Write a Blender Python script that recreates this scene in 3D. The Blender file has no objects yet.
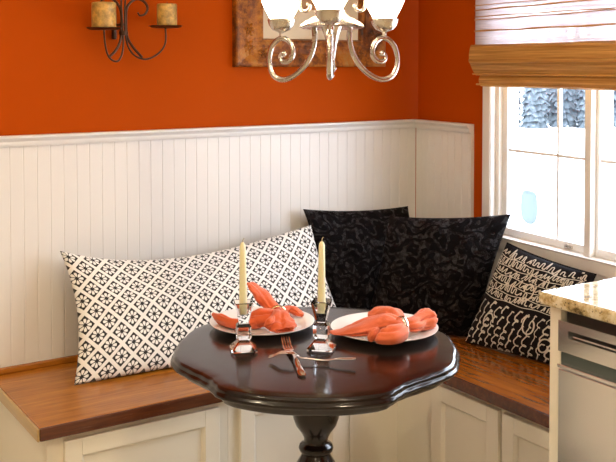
import bpy, bmesh, math, random
from mathutils import Vector, Matrix, noise
random.seed(7)
PI = math.pi
sc = bpy.context.scene
COL = sc.collection

# ------------------------------------------------------------------ camera model (room frame: X along back wall, Y into it, origin at the room corner)
F = 940.; CX = 308.; HOR = 65.; PIT = math.radians(2.); CY = HOR + F*math.tan(PIT); H = 1.5
YAW = math.atan2(940, 1442)
ux, uy = math.cos(YAW), math.sin(YAW)
CL, CD = 0.4738716, 4.1244378
CAM = Vector((-CL*ux - CD*uy, CL*uy - CD*ux, H))
RT = Vector((ux, -uy, 0)); DP = Vector((uy, ux, 0))
c_, s_ = math.cos(PIT), math.sin(PIT)
FW = Vector((DP.x*c_, DP.y*c_, -s_)); UP = Vector((DP.x*s_, DP.y*s_, c_))
def ray(px, py): return RT*((px-CX)/F) + UP*(-(py-CY)/F) + FW
def PZ(px, py, z):
    r = ray(px, py); return CAM + r*((z-H)/r.z)
def PN(px, py, p, n):
    r = ray(px, py); n = Vector(n); return CAM + r*((Vector(p)-CAM).dot(n)/r.dot(n))
def PY(px, py, y): return PN(px, py, (0, y, 0), (0, 1, 0))
def PX(px, py, x): return PN(px, py, (x, 0, 0), (1, 0, 0))
def PDp(px, py, d):
    r = ray(px, py); return CAM + r*(d/r.dot(DP))
WD = Vector((-0.0823, -0.99661, 0)); WN = Vector((-0.99661, 0.0823, 0))     # window wall: direction towards the camera, normal into the room
def WA(s, o, z): return WD*s + WN*o + Vector((0, 0, z))
def SA(px, py, o=0.):
    p = PN(px, py, WN*o, WN); return p.dot(WD), p.z

cam = bpy.data.cameras.new('camera'); cam.sensor_width = 36; cam.lens = 36*F/616
cam.shift_y = -(231-CY)/616; cam.clip_start = .05; cam.clip_end = 300
co = bpy.data.objects.new('camera', cam); COL.objects.link(co)
co.matrix_world = Matrix(((RT.x, UP.x, -FW.x, CAM.x), (RT.y, UP.y, -FW.y, CAM.y), (RT.z, UP.z, -FW.z, CAM.z), (0, 0, 0, 1)))
sc.camera = co

# ------------------------------------------------------------------ object helpers
def tag(o, label=None, cat=None, group=None, kind=None):
    if label: o['label'] = label
    if cat: o['category'] = cat
    if group: o['group'] = group
    if kind: o['kind'] = kind
    return o
def basis(o):
    m = o.matrix_basis.copy()
    return basis(o.parent) @ m if o.parent else m
def thing(name, loc, label, cat, group=None, rz=0):
    o = bpy.data.objects.new(name, None); COL.objects.link(o); o.empty_display_size = .05
    o.location = loc; o.rotation_euler = (0, 0, rz)
    return tag(o, label, cat, group)
def obj(name, bm, mats, parent=None, smooth=False, bevel=0, seg=2, sub=0, local=False, angle=40):
    me = bpy.data.meshes.new(name)
    bmesh.ops.recalc_face_normals(bm, faces=bm.faces)
    if smooth:
        for f in bm.faces: f.smooth = True
        for e in bm.edges:
            if len(e.link_faces) == 2 and e.calc_face_angle(0) > math.radians(angle): e.smooth = False
    bm.to_mesh(me); bm.free()
    if not isinstance(mats, (list, tuple)): mats = [mats]
    for m in mats: me.materials.append(m)
    o = bpy.data.objects.new(name, me); COL.objects.link(o)
    if parent:
        if not local: me.transform(basis(parent).inverted())
        o.parent = parent
    elif not local:
        vs = [v.co for v in me.vertices]
        c = Vector(((min(v.x for v in vs)+max(v.x for v in vs))/2, (min(v.y for v in vs)+max(v.y for v in vs))/2, min(v.z for v in vs)))
        me.transform(Matrix.Translation(-c)); o.location = c
    if bevel:
        b = o.modifiers.new('bevel', 'BEVEL'); b.width = bevel; b.segments = seg; b.limit_method = 'ANGLE'; b.angle_limit = .6
        b.harden_normals = False
        for p in me.polygons: p.use_smooth = True
        w = o.modifiers.new('wn', 'WEIGHTED_NORMAL')
    if sub:
        b = o.modifiers.new('sub', 'SUBSURF'); b.levels = sub; b.render_levels = sub
    return o
def struct(name, bm, m, **k):
    o = obj(name, bm, m, **k); o['kind'] = 'structure'; return o
def copy_tree(o, parent=None):
    c = o.copy(); COL.objects.link(c)
    if parent: c.parent = parent
    for ch in [x for x in bpy.data.objects if x.parent == o]: copy_tree(ch, c)
    return c
def NB(): return bmesh.new()
def quadbox(bm, P, mi=0):
    """P: 8 points, bottom ring 0-3, top ring 4-7"""
    v = [bm.verts.new(p) for p in P]
    for f in ((0, 3, 2, 1), (4, 5, 6, 7), (0, 1, 5, 4), (1, 2, 6, 5), (2, 3, 7, 6), (3, 0, 4, 7)):
        bm.faces.new([v[i] for i in f]).material_index = mi
def box(bm, x0, x1, y0, y1, z0, z1, mi=0):
    quadbox(bm, [(x0, y0, z0), (x1, y0, z0), (x1, y1, z0), (x0, y1, z0), (x0, y0, z1), (x1, y0, z1), (x1, y1, z1), (x0, y1, z1)], mi)
def wbox(bm, s0, s1, o0, o1, z0, z1, mi=0):
    quadbox(bm, [WA(s0, o0, z0), WA(s1, o0, z0), WA(s1, o1, z0), WA(s0, o1, z0), WA(s0, o0, z1), WA(s1, o0, z1), WA(s1, o1, z1), WA(s0, o1, z1)], mi)
def prism(bm, pts, z0, z1, mi=0):
    a = [bm.verts.new((p[0], p[1], z0)) for p in pts]; b = [bm.verts.new((p[0], p[1], z1)) for p in pts]
    bm.faces.new(a[::-1]).material_index = mi; bm.faces.new(b).material_index = mi
    n = len(pts)
    for i in range(n): bm.faces.new((a[i], a[(i+1) % n], b[(i+1) % n], b[i])).material_index = mi
def lathe(bm, prof, c=(0, 0, 0), n=32, M=None, mi=0, closed=False):
    """prof: list of (r, z)"""
    rings = []
    for r, z in prof:
        if r < 1e-5: vs = [bm.verts.new((c[0], c[1], c[2]+z))]
        else: vs = [bm.verts.new((c[0]+r*math.cos(2*PI*i/n), c[1]+r*math.sin(2*PI*i/n), c[2]+z)) for i in range(n)]
        if M is not None:
            for v in vs: v.co = M @ v.co
        rings.append(vs)
    if closed: rings.append(rings[0])
    for A, B in zip(rings[:-1], rings[1:]):
        for i in range(n):
            j = (i+1) % n
            if len(A) == 1 and len(B) == 1: continue
            if len(A) == 1: f = (A[0], B[j], B[i])
            elif len(B) == 1: f = (A[i], A[j], B[0])
            else: f = (A[i], A[j], B[j], B[i])
            bm.faces.new(f).material_index = mi
def smooth_path(pts, k=6):
    pts = [Vector(p) for p in pts]; out = []
    n = len(pts)
    for i in range(n-1):
        p0, p1, p2, p3 = pts[max(i-1, 0)], pts[i], pts[i+1], pts[min(i+2, n-1)]
        for j in range(k):
            t = j/k
            out.append(.5*((2*p1)+(-p0+p2)*t+(2*p0-5*p1+4*p2-p3)*t*t+(-p0+3*p1-3*p2+p3)*t**3))
    out.append(pts[-1]); return out
def tube(bm, pts, rad, n=10, mi=0, cap=True):
    pts = [Vector(p) for p in pts]; m = len(pts)
    if not callable(rad):
        r0 = rad; rad = (lambda t: r0)
    up = None; rings = []
    for i, p in enumerate(pts):
        t = (pts[min(i+1, m-1)]-pts[max(i-1, 0)]).normalized()
        if up is None:
            up = Vector((0, 0, 1)) if abs(t.z) < .9 else Vector((1, 0, 0))
        s = t.cross(up); s.normalize(); up = s.cross(t).normalized()
        r = rad(i/(m-1))
        rings.append([bm.verts.new(p+(s*math.cos(2*PI*k/n)+up*math.sin(2*PI*k/n))*r) for k in range(n)])
    for A, B in zip(rings[:-1], rings[1:]):
        for i in range(n): bm.faces.new((A[i], A[(i+1) % n], B[(i+1) % n], B[i])).material_index = mi
    if cap:
        bm.faces.new(rings[0][::-1]).material_index = mi; bm.faces.new(rings[-1]).material_index = mi
def extrude_profile(bm, prof, a, b, du, dz=Vector((0, 0, 1)), mi=0):
    """prof (d, z) closed polygon; swept from a to b; d measured along du"""
    A = [bm.verts.new(Vector(a)+du*d+dz*z) for d, z in prof]; B = [bm.verts.new(Vector(b)+du*d+dz*z) for d, z in prof]
    bm.faces.new(A).material_index = mi; bm.faces.new(B[::-1]).material_index = mi
    n = len(prof)
    for i in range(n): bm.faces.new((A[i], B[i], B[(i+1) % n], A[(i+1) % n])).material_index = mi

# ------------------------------------------------------------------ material helpers
class G:
    def __init__(s, name):
        s.m = bpy.data.materials.new(name); s.m.use_nodes = True
        s.t = s.m.node_tree; s.n = s.t.nodes; s.n.clear()
        s.out = s.n.new('ShaderNodeOutputMaterial')
    def node(s, ty, **k):
        x = s.n.new(ty)
        for a, b in k.items():
            if a.startswith('i_'):
                x.inputs[a[2:].replace('_', ' ')].default_value = b
            else: setattr(x, a, b)
        return x
    def link(s, a, b): s.t.links.new(a, b)
    def put(s, sock, v):
        if hasattr(v, 'is_output') or isinstance(v, bpy.types.NodeSocket): s.link(v, sock)
        else: sock.default_value = v
    def M(s, op, a, b=0., c=0.):
        x = s.n.new('ShaderNodeMath'); x.operation = op
        for i, v in enumerate((a, b, c)):
            s.put(x.inputs[i], v)
        return x.outputs[0]
    def mix(s, f, a, b):
        x = s.n.new('ShaderNodeMix'); x.data_type = 'RGBA'
        s.put(x.inputs[0], f); s.put(x.inputs[6], a); s.put(x.inputs[7], b)
        return x.outputs[2]
    def coord(s, kind='Object', scale=(1, 1, 1), rot=(0, 0, 0)):
        c = s.n.new('ShaderNodeTexCoord'); m = s.n.new('ShaderNodeMapping')
        m.inputs['Scale'].default_value = scale; m.inputs['Rotation'].default_value = rot
        s.link(c.outputs[kind], m.inputs['Vector']); return m.outputs[0]
    def noise(s, vec, scale, detail=4, rough=.55, dist=0):
        x = s.n.new('ShaderNodeTexNoise'); x.inputs['Scale'].default_value = scale; x.inputs['Detail'].default_value = detail
        x.inputs['Roughness'].default_value = rough; x.inputs['Distortion'].default_value = dist
        s.link(vec, x.inputs['Vector']); return x.outputs[0]
    def ramp(s, f, stops):
        x = s.n.new('ShaderNodeValToRGB'); e = x.color_ramp.elements
        while len(e) < len(stops): e.new(.5)
        for i, (p, c) in enumerate(stops):
            e[i].position = p; e[i].color = c if len(c) == 4 else (*c, 1)
        s.put(x.inputs[0], f); return x.outputs[0]
    def bsdf(s, **k):
        x = s.n.new('ShaderNodeBsdfPrincipled')
        for a, b in k.items():
            nm = a.replace('_', ' ')
            s.put(x.inputs[nm], b)
        s.link(x.outputs[0], s.out.inputs[0]); return x
    def bump(s, b, h, strength=.3, dist=.002):
        x = s.n.new('ShaderNodeBump'); x.inputs['Strength'].default_value = strength; x.inputs['Distance'].default_value = dist
        s.link(h, x.inputs['Height']); s.link(x.outputs[0], b.inputs['Normal'])
def C(r, g, b): return (r, g, b, 1)
def paint(name, col, rough=.5, var=.06, bscale=60, bstr=.06, spec=.5):
    g = G(name); v = g.coord(); n = g.noise(v, 2.5, 4)
    a = tuple(x*(1-var) for x in col[:3])+(1,); b = tuple(min(1, x*(1+var)) for x in col[:3])+(1,)
    x = g.bsdf(Base_Color=g.mix(n, a, b), Roughness=rough); x.inputs['Specular IOR Level'].default_value = spec
    g.bump(x, g.noise(v, bscale, 3), bstr, .002); return g.m
def metal(name, col, rough=.25, var=.1, m=1.):
    g = G(name); v = g.coord(); n = g.noise(v, 30, 3)
    a = tuple(x*(1-var) for x in col[:3])+(1,)
    g.bsdf(Base_Color=g.mix(n, a, col), Roughness=g.M('MULTIPLY_ADD', n, .15, rough-.05), Metallic=m); return g.m
def wood(name, dark, light, rough=.3, scale=3., axis=0, coat=.3, long=14, spec=None):
    g = G(name)
    sx = [long, long, long]; sx[axis] = 1.
    v = g.coord('Object', tuple(a*scale for a in sx))
    n = g.noise(v, 1.6, 6, .6, .6); n2 = g.noise(v, 7, 3)
    f = g.M('ADD', g.M('MULTIPLY', n, .75), g.M('MULTIPLY', n2, .25))
    col = g.ramp(f, [(.3, dark), (.52, tuple((a+b)/2 for a, b in zip(dark, light))), (.7, light)])
    x = g.bsdf(Base_Color=col, Roughness=g.M('MULTIPLY_ADD', n2, .12, rough-.06))
    x.inputs['Coat Weight'].default_value = coat; x.inputs['Coat Roughness'].default_value = .12
    if spec is not None: x.inputs['Specular IOR Level'].default_value = spec
    g.bump(x, f, .08, .001); return g.m

M = {}
M['orange'] = paint('orange_paint', C(.43, .060, .0004), .6, .05, 90, .10, .04)
M['white'] = paint('white_paint', C(.78, .75, .72), .38, .02, 40, .03)
M['bead'] = paint('beadboard_white', C(.76, .725, .69), .42, .03, 30, .04)
M['cab'] = paint('cream_cabinet_paint', C(.80, .74, .62), .32, .02, 30, .03)
M['kitchen'] = paint('cream_wall_paint', C(.50, .46, .38), .6, .02)
M['ceil'] = paint('ceiling_paint', C(.85, .83, .8), .8, .02)
M['vinyl'] = paint('white_vinyl', C(.85, .86, .88), .3, .01)
M['floor'] = paint('pale_tile_floor', C(.60, .55, .46), .3, .08, 8, .05)
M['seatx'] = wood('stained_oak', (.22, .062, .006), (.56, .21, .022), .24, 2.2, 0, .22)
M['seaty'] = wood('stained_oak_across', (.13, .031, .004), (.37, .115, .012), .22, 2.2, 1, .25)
M['tablew'] = wood('dark_mahogany', (.004, .0018, .0014), (.012, .0045, .003), .22, 2.5, 0, .35, spec=.25)
M['nickel'] = metal('brushed_nickel', C(.62, .56, .48), .24)
g = G('stainless_steel'); v = g.coord('Object', (3, 3, 160)); n = g.noise(v, 2, 3); g.bsdf(Base_Color=g.mix(n, C(.88, .89, .90), C(.92, .93, .94)), Roughness=g.M('MULTIPLY_ADD', n, .04, .24), Metallic=1.); M['steel'] = g.m
M['silver'] = metal('polished_silver', C(.86, .80, .72), .12, .04)
M['iron'] = metal('bronzed_iron', C(.10, .055, .035), .38, .3, .9)
M['brass'] = metal('pale_gold_ring', C(.80, .62, .38), .2, .1)
M['dark'] = paint('black_plastic', C(.012, .012, .013), .35)
M['grey'] = paint('grey_plastic', C(.07, .09, .085), .3)
M['wick'] = paint('candle_wick', C(.5, .42, .25), .8)
M['mat'] = paint('picture_mat', C(.72, .60, .42), .85, .04)
def mk_wax(name, col, mott=0):
    g = G(name); v = g.coord()
    if mott: c = g.mix(g.ramp(g.noise(v, 28, 5, .7), [(.4, (0, 0, 0)), (.62, (1, 1, 1))]), tuple(a*.45 for a in col[:3])+(1,), col)
    else: c = g.mix(g.noise(v, 12, 3), tuple(a*.93 for a in col[:3])+(1,), col)
    x = g.bsdf(Base_Color=c, Roughness=.4); x.inputs['Subsurface Weight'].default_value = .35
    x.inputs['Subsurface Radius'].default_value = (.02, .012, .006); x.inputs['Subsurface Scale'].default_value = .3
    return g.m
M['taper'] = mk_wax('cream_wax', C(.82, .76, .48))
M['pillar'] = mk_wax('mottled_gold_wax', C(.72, .42, .10), 1)
g = G('porcelain'); v = g.coord(); x = g.bsdf(Base_Color=g.mix(g.noise(v, 8), C(.84, .83, .80), C(.88, .87, .84)), Roughness=.12); x.inputs['Coat Weight'].default_value = .5; M['china'] = g.m
g = G('crystal_glass'); v = g.coord(); x = g.bsdf(Base_Color=C(1, 1, 1), Roughness=g.M('MULTIPLY', g.noise(v, 20), .01), IOR=1.5); x.inputs['Transmission Weight'].default_value = 1; M['crystal'] = g.m
# thin window glass
g = G('window_glass'); v = g.coord(); fr = g.n.new('ShaderNodeLayerWeight'); fr.inputs[0].default_value = .5
tr = g.n.new('ShaderNodeBsdfTransparent'); gl = g.n.new('ShaderNodeBsdfGlossy'); gl.inputs['Roughness'].default_value = .02
g.link(g.mix(g.noise(v, 2), C(.97, .985, 1), C(.985, .99, 1)), tr.inputs[0])
mx = g.n.new('ShaderNodeMixShader'); g.link(g.M('MULTIPLY_ADD', g.M('POWER', fr.outputs[1], 5.), .8, .03), mx.inputs[0]); g.link(tr.outputs[0], mx.inputs[1]); g.link(gl.outputs[0], mx.inputs[2]); g.link(mx.outputs[0], g.out.inputs[0]); M['glass'] = g.m
# linen napkin
def linen(name, a, b, sheen=.3, sp=.5):
    g = G(name); v = g.coord(); n = g.noise(v, 14, 5)
    w = g.n.new('ShaderNodeTexWave'); w.inputs['Scale'].default_value = 500; g.link(v, w.inputs['Vector'])
    x = g.bsdf(Base_Color=g.mix(n, a, b), Roughness=.75); x.inputs['Sheen Weight'].default_value = sheen; x.inputs['Specular IOR Level'].default_value = sp
    g.bump(x, g.M('ADD', w.outputs[1], g.M('MULTIPLY', g.noise(v, 60), 3)), .3, .001); return g.m
M['napkin'] = linen('orange_linen', C(.58, .075, .010), C(.74, .13, .028))
M['napkin2'] = linen('coral_linen', C(.62, .095, .022), C(.78, .17, .055))
# lattice and flower cloth
g = G('flower_lattice_cloth')
uv = g.n.new('ShaderNodeUVMap'); uv.uv_map = 'UVMap'
sp = g.n.new('ShaderNodeSeparateXYZ'); g.link(uv.outputs[0], sp.inputs[0])
U, V = sp.outputs[0], sp.outputs[1]
S = 1/.059
a = g.M('MULTIPLY', g.M('ADD', g.M('MULTIPLY', U, .72), g.M('MULTIPLY', V, .72)), S)
b = g.M('MULTIPLY', g.M('SUBTRACT', g.M('MULTIPLY', U, .72), g.M('MULTIPLY', V, .72)), S)
a = g.M('SUBTRACT', g.M('FRACT', g.M('ADD', a, 40.)), .5); b = g.M('SUBTRACT', g.M('FRACT', g.M('ADD', b, 40.)), .5)
line = g.M('GREATER_THAN', g.M('MAXIMUM', g.M('ABSOLUTE', a), g.M('ABSOLUTE', b)), .395)
r = g.M('SQRT', g.M('ADD', g.M('MULTIPLY', a, a), g.M('MULTIPLY', b, b)))
th = g.M('ARCTAN2', b, a)
pet = g.M('ABSOLUTE', g.M('COSINE', g.M('MULTIPLY', th, 4.)))           # eight petals
dia = g.M('COSINE', g.M('MULTIPLY', th, 4.))
# petal radial shape: widest at the middle of the radius
lim = g.M('SUBTRACT', 1., g.M('MULTIPLY', g.M('ABSOLUTE', g.M('SUBTRACT', r, .24)), 3.6))
petm = g.M('GREATER_THAN', g.M('MULTIPLY', g.M('POWER', pet, .55), lim), .50)
petm = g.M('MULTIPLY', petm, g.M('MULTIPLY', g.M('GREATER_THAN', r, .07), g.M('LESS_THAN', r, .37)))
wh = g.M('MAXIMUM', line, petm)
nz = g.noise(g.coord('Object'), 400, 2)
x = g.bsdf(Base_Color=g.mix(wh, C(.012, .011, .012), C(.83, .81, .78)), Roughness=.8); x.inputs['Sheen Weight'].default_value = .2
g.bump(x, nz, .2, .0006); M['lattice'] = g.m
M['blackcloth'] = linen('black_backing_cloth', C(.01, .009, .01), C(.02, .018, .02), 0, .1)
# black damask
g = G('black_damask'); uv = g.n.new('ShaderNodeUVMap'); uv.uv_map = 'UVMap'
vo = g.n.new('ShaderNodeTexVoronoi'); vo.inputs['Scale'].default_value = 16; vo.feature = 'SMOOTH_F1'; g.link(uv.outputs[0], vo.inputs['Vector'])
wv = g.n.new('ShaderNodeTexWave'); wv.wave_type = 'RINGS'; wv.inputs['Scale'].default_value = 5; wv.inputs['Distortion'].default_value = 22; wv.inputs['Detail Scale'].default_value = 2.2; g.link(uv.outputs[0], wv.inputs['Vector'])
pt = g.ramp(g.M('MULTIPLY', wv.outputs[1], g.M('ADD', vo.outputs[0], .5)), [(.38, (0, 0, 0)), (.5, (1, 1, 1))])
cr = g.noise(g.coord('Object'), 45, 6, .7)
x = g.bsdf(Base_Color=g.mix(pt, C(.003, .002, .0025), C(.007, .0045, .005)), Roughness=g.M('MULTIPLY_ADD', g.M('MULTIPLY', pt, g.ramp(cr, [(.45, (0, 0, 0)), (.6, (1, 1, 1))])), -.36, .68))
x.inputs['Specular IOR Level'].default_value = .5
g.link(g.M('MULTIPLY_ADD', g.M('MULTIPLY', pt, g.ramp(cr, [(.45, (0, 0, 0)), (.6, (1, 1, 1))])), .30, .07), x.inputs['Specular IOR Level'])
g.bump(x, g.M('ADD', g.M('MULTIPLY', cr, 1.2), g.M('MULTIPLY', pt, .2)), .9, .008); M['damask'] = g.m
M['script_base'] = linen('black_script_cloth', C(.006, .005, .007), C(.012, .010, .012), 0, .1)
M['script_ink'] = linen('cream_script_ink', C(.50, .45, .38), C(.70, .66, .58))
# granite
g = G('granite'); v = g.coord()
vo = g.n.new('ShaderNodeTexVoronoi'); vo.inputs['Scale'].default_value = 95; g.link(v, vo.inputs['Vector'])
n1 = g.noise(v, 22, 6, .75); n2 = g.noise(v, 110, 3)
base = g.ramp(n1, [(.34, (.10, .07, .03)), (.45, (.45, .34, .16)), (.55, (.66, .58, .40)), (.7, (.74, .70, .58))])
sp1 = g.ramp(g.M('MULTIPLY', vo.outputs[0], g.M('ADD', n2, .5)), [(.16, (1, 1, 1)), (.24, (0, 0, 0))])
x = g.bsdf(Base_Color=g.mix(g.M('MULTIPLY', sp1, .75), base, C(.06, .05, .035)), Roughness=.08); x.inputs['Coat Weight'].default_value = .6; M['granite'] = g.m
# bamboo
def bamboo(name, a, b, trans=0.):
    g = G(name); v = g.coord('Object', (1.2, 1.2, 130)); n = g.noise(v, 1.3, 5, .6); kn = g.noise(g.coord('Object', (6, 6, 260)), 1., 2)
    col = g.ramp(g.M('ADD', g.M('MULTIPLY', n, .7), g.M('MULTIPLY', kn, .3)), [(.35, a), (.52, tuple((p+q)/2 for p, q in zip(a, b))), (.65, b)])
    x = g.n.new('ShaderNodeBsdfPrincipled'); g.link(col, x.inputs['Base Color']); x.inputs['Roughness'].default_value = .5
    g.bump(x, n, .5, .002)
    if trans:
        t = g.n.new('ShaderNodeBsdfTranslucent'); g.link(col, t.inputs[0]); m = g.n.new('ShaderNodeMixShader'); m.inputs[0].default_value = trans
        g.link(x.outputs[0], m.inputs[1]); g.link(t.outputs[0], m.inputs[2]); g.link(m.outputs[0], g.out.inputs[0])
    else: g.link(x.outputs[0], g.out.inputs[0])
    return g.m
M['bamboo'] = bamboo('bamboo_slats', (.34, .14, .025), (.74, .42, .12), .12)
M['reed'] = bamboo('bamboo_reed', (.36, .14, .02), (.66, .34, .07))
g = G('woven_sheer_bamboo'); v = g.coord('Object', (1., 1., 330)); n = g.noise(v, 1., 2)
al = g.ramp(n, [(.42, (0, 0, 0)), (.5, (1, 1, 1))])
t = g.n.new('ShaderNodeBsdfTranslucent'); t.inputs[0].default_value = C(.46, .42, .44); d = g.n.new('ShaderNodeBsdfDiffuse'); d.inputs[0].default_value = C(.78, .62, .45)
m1 = g.n.new('ShaderNodeMixShader'); m1.inputs[0].default_value = .62; g.link(d.outputs[0], m1.inputs[1]); g.link(t.outputs[0], m1.inputs[2])
tp = g.n.new('ShaderNodeBsdfTransparent'); m2 = g.n.new('ShaderNodeMixShader'); g.link(g.M('MULTIPLY_ADD', al, .26, .68), m2.inputs[0]); g.link(tp.outputs[0], m2.inputs[1]); g.link(m1.outputs[0], m2.inputs[2]); g.link(m2.outputs[0], g.out.inputs[0]); M['sheer'] = g.m
# frame gilt
g = G('antiqued_bronze_wood'); v = g.coord(); n = g.noise(v, 9, 6, .7, .5); n2 = g.noise(v, 55, 4, .7)
col = g.ramp(g.M('ADD', g.M('MULTIPLY', n, .7), g.M('MULTIPLY', n2, .3)), [(.36, (.03, .010, .003)), (.47, (.20, .055, .005)), (.56, (.44, .15, .010)), (.68, (.38, .22, .06))])
x = g.bsdf(Base_Color=col, Roughness=.4, Metallic=.25); g.bump(x, n2, .6, .004); M['gilt'] = g.m
# opal glass lit from inside
g = G('lit_opal_glass'); v = g.coord(); x = g.bsdf(Base_Color=C(.95, .9, .82), Roughness=.3)
x.inputs['Emission Color'].default_value = C(1, .86, .64); g.link(g.M('MULTIPLY_ADD', g.noise(v, 5), 1., 17.), x.inputs['Emission Strength']); M['opal'] = g.m
g = G('lamp_diffuser'); v = g.coord(); x = g.bsdf(Base_Color=C(.9, .88, .82), Roughness=.4); x.inputs['Emission Color'].default_value = C(1, .85, .62); g.link(g.M('MULTIPLY_ADD', g.noise(v, 5), .5, 6), x.inputs['Emission Strength']); M['lampdisc'] = g.m
g = G('fresh_snow'); v = g.coord(); x = g.bsdf(Base_Color=g.mix(g.noise(v, .4, 4), C(.82, .86, .9), C(.9, .92, .95)), Roughness=.7); M['snow'] = g.m
g = G('snowy_evergreen'); v = g.coord(); n = g.noise(v, 2.6, 6, .75)
x = g.bsdf(Base_Color=g.ramp(n, [(.4, (.03, .042, .048)), (.52, (.055, .07, .08)), (.66, (.13, .15, .17))]), Roughness=.8); M['ever'] = g.m
M['bark'] = paint('bark', C(.09, .07, .055), .9)
g = G('frosted_teal_glass'); v = g.coord(); d1 = g.n.new('ShaderNodeBsdfTranslucent'); g.link(g.mix(g.noise(v, 9), C(.29, .32, .32), C(.33, .36, .36)), d1.inputs[0]); d2 = g.n.new('ShaderNodeBsdfTransparent'); d2.inputs[0].default_value = C(.66, .78, .82); ms = g.n.new('ShaderNodeMixShader'); ms.inputs[0].default_value = .02; g.link(d1.outputs[0], ms.inputs[1]); g.link(d2.outputs[0], ms.inputs[2]); g.link(ms.outputs[0], g.out.inputs[0]); M['teal'] = g.m
g = G('abstract_art'); v = g.coord(); x = g.bsdf(Base_Color=g.ramp(g.noise(v, 6, 3), [(.35, (.35, .14, .05)), (.5, (.6, .42, .2)), (.65, (.25, .28, .2))]), Roughness=.5); M['art'] = g.m

# ------------------------------------------------------------------ room shell
XL, YF, ZC = -5.0, -5.6, 2.6
WL = 5.62
b = NB(); box(b, XL-.1, .9, YF-.1, .15, -.1, 0); struct('floor', b, M['floor'])
b = NB(); box(b, XL-.1, .9, YF-.1, .15, ZC, ZC+.1); struct('ceiling', b, M['ceil'])
b = NB(); box(b, XL-.1, .125, .014, .14, 0, ZC); struct('wall_back', b, M['orange'])
b = NB(); box(b, XL-.1, XL, YF-.1, .014, 0, ZC); struct('wall_left', b, M['kitchen'])
b = NB(); box(b, XL, -.35, YF-.1, YF, 0, ZC); struct('wall_front', b, M['kitchen'])
OS0, OS1, OZ0, OZ1 = .515, 2.35, .835, 2.08           # window opening
TH = -.13; PO = -.012
b = NB()
wbox(b, 0, OS0, TH, PO, 0, ZC); wbox(b, OS1, WL, TH, PO, 0, ZC); wbox(b, OS0, OS1, TH, PO, 0, OZ0); wbox(b, OS0, OS1, TH, PO, OZ1, ZC)
struct('wall_right', b, M['orange'])
# beadboard wainscot
CAPZ = 1.262; CAPB = 1.224; PIT_B = .0465
def beadboard(P, s0, s1, z0, z1, th):
    """P(s, o, z) maps wall coords; ridge profile with V grooves"""
    b = NB(); prof = []; s = s0
    prof.append((s0, 0))
    k = math.ceil(s0/PIT_B)
    while k*PIT_B < s1-.004:
        q = k*PIT_B
        if q-s0 > .006:
            prof += [(q-.0025, 0), (q-.0008, -.0016), (q+.0008, -.0016), (q+.0025, 0)]
        k += 1
    prof.append((s1, 0))
    lo = [b.verts.new(P(a, o, z0)) for a, o in prof]; hi = [b.verts.new(P(a, o, z1)) for a, o in prof]
    for i in range(len(prof)-1): b.faces.new((lo[i], lo[i+1], hi[i+1], hi[i]))
    e = [P(s0, -th, z0), P(s1, -th, z0), P(s0, -th, z1), P(s1, -th, z1)]; e = [b.verts.new(p) for p in e]
    b.faces.new((lo[0], hi[0], e[2], e[0])); b.faces.new((lo[-1], e[1], e[3], hi[-1])); b.faces.new((e[0], e[2], e[3], e[1]))
    b.faces.new(hi+[e[3], e[2]]); b.faces.new(lo[::-1]+[e[0], e[1]])
    return b
PB = lambda s, o, z: Vector((s, -o, z))
struct('trim_1', beadboard(PB, XL+.001, -.001, .0, CAPB, .0135), M['bead'])
struct('trim_2', beadboard(WA, .003, .389, .0, CAPB, .0115), M['bead'])
struct('trim_3', beadboard(WA, .389, 2.6, .0, .785, .0115), M['bead'])
cap = [(-.012, 0), (.008, 0), (.010, .004), (.014, .010), (.014, .018), (.022, .026), (.027, .030), (.027, .038), (-.012, .038)]
b = NB(); extrude_profile(b, cap, (XL+.001, 0, CAPB), (-.0, 0, CAPB), Vector((0, -1, 0))); struct('trim_4', b, M['white'], bevel=.0015)
b = NB(); extrude_profile(b, cap, WA(.002, 0, CAPB), WA(.392, 0, CAPB), WN); struct('trim_5', b, M['white'], bevel=.0015)
b = NB(); wbox(b, .3885, .3925, -.0115, .0035, .785, CAPB); struct('trim_6', b, M['white'])
# ------------------------------------------------------------------ window
def win_box(name, boxes, m, parent=None, bevel=.002):
    b = NB()
    for x in boxes: wbox(b, *x)
    o = obj(name, b, m, parent, bevel=bevel)
    if not parent: o['kind'] = 'structure'
    return o
win_box('trim_7', [(.472, .5255, PO, .012, .785, 2.16), (.480, .522, .012, .016, .80, 2.16)], M['white'])         # casing, left leg
win_box('trim_8', [(.472, 2.46, PO, .012, OZ1-.005, OZ1+.09)], M['white'])
win_box('trim_9', [(2.355, 2.44, PO, .012, .785, OZ1-.005)], M['white'])
win_box('trim_10', [(.5305, 2.355, PO, .012, .788, .833)], M['white'], bevel=.004)                                # apron under the sill
win_box('trim_11', [(.5306, 2.354, -.075, .016, .8335, .8385)], M['white'], bevel=.003)                           # stool
w1 = bpy.data.objects.new('window_1', None); COL.objects.link(w1); w1.location = WA(.83, -.08, .845); w1['kind'] = 'structure'
OFF = -.030
s_st0, _ = SA(502.5, 150, OFF); s_st1, zmun = SA(507.3, 150, OFF); _, zgl = SA(510, 228.5, OFF); s_mv, _ = SA(556.3, 180, OFF)
s_ml0, _ = SA(584.5, 150, -.005); s_ml1, _ = SA(591, 150, -.005); s_r0, _ = SA(599.5, 150, OFF)
print('window', s_st0, s_st1, zmun, zgl, s_mv, s_ml0, s_ml1, s_r0)
win_box('window_frame', [(OS0-.005, s_st0, -.11, -.012, .8386, OZ1), (s_ml0, s_ml1, -.11, -.004, .8386, OZ1), (OS1-.03, OS1+.005, -.11, -.012, .8386, OZ1), (s_st0, s_ml0, -.11, -.012, OZ1-.03, OZ1), (s_ml1, OS1-.03, -.11, -.012, OZ1-.03, OZ1)], M['white'], w1)
def s_lst(a): return s_st1 if a < s_st0+.01 else (s_r0 if a < s_ml1+.01 else a+.03)
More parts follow.
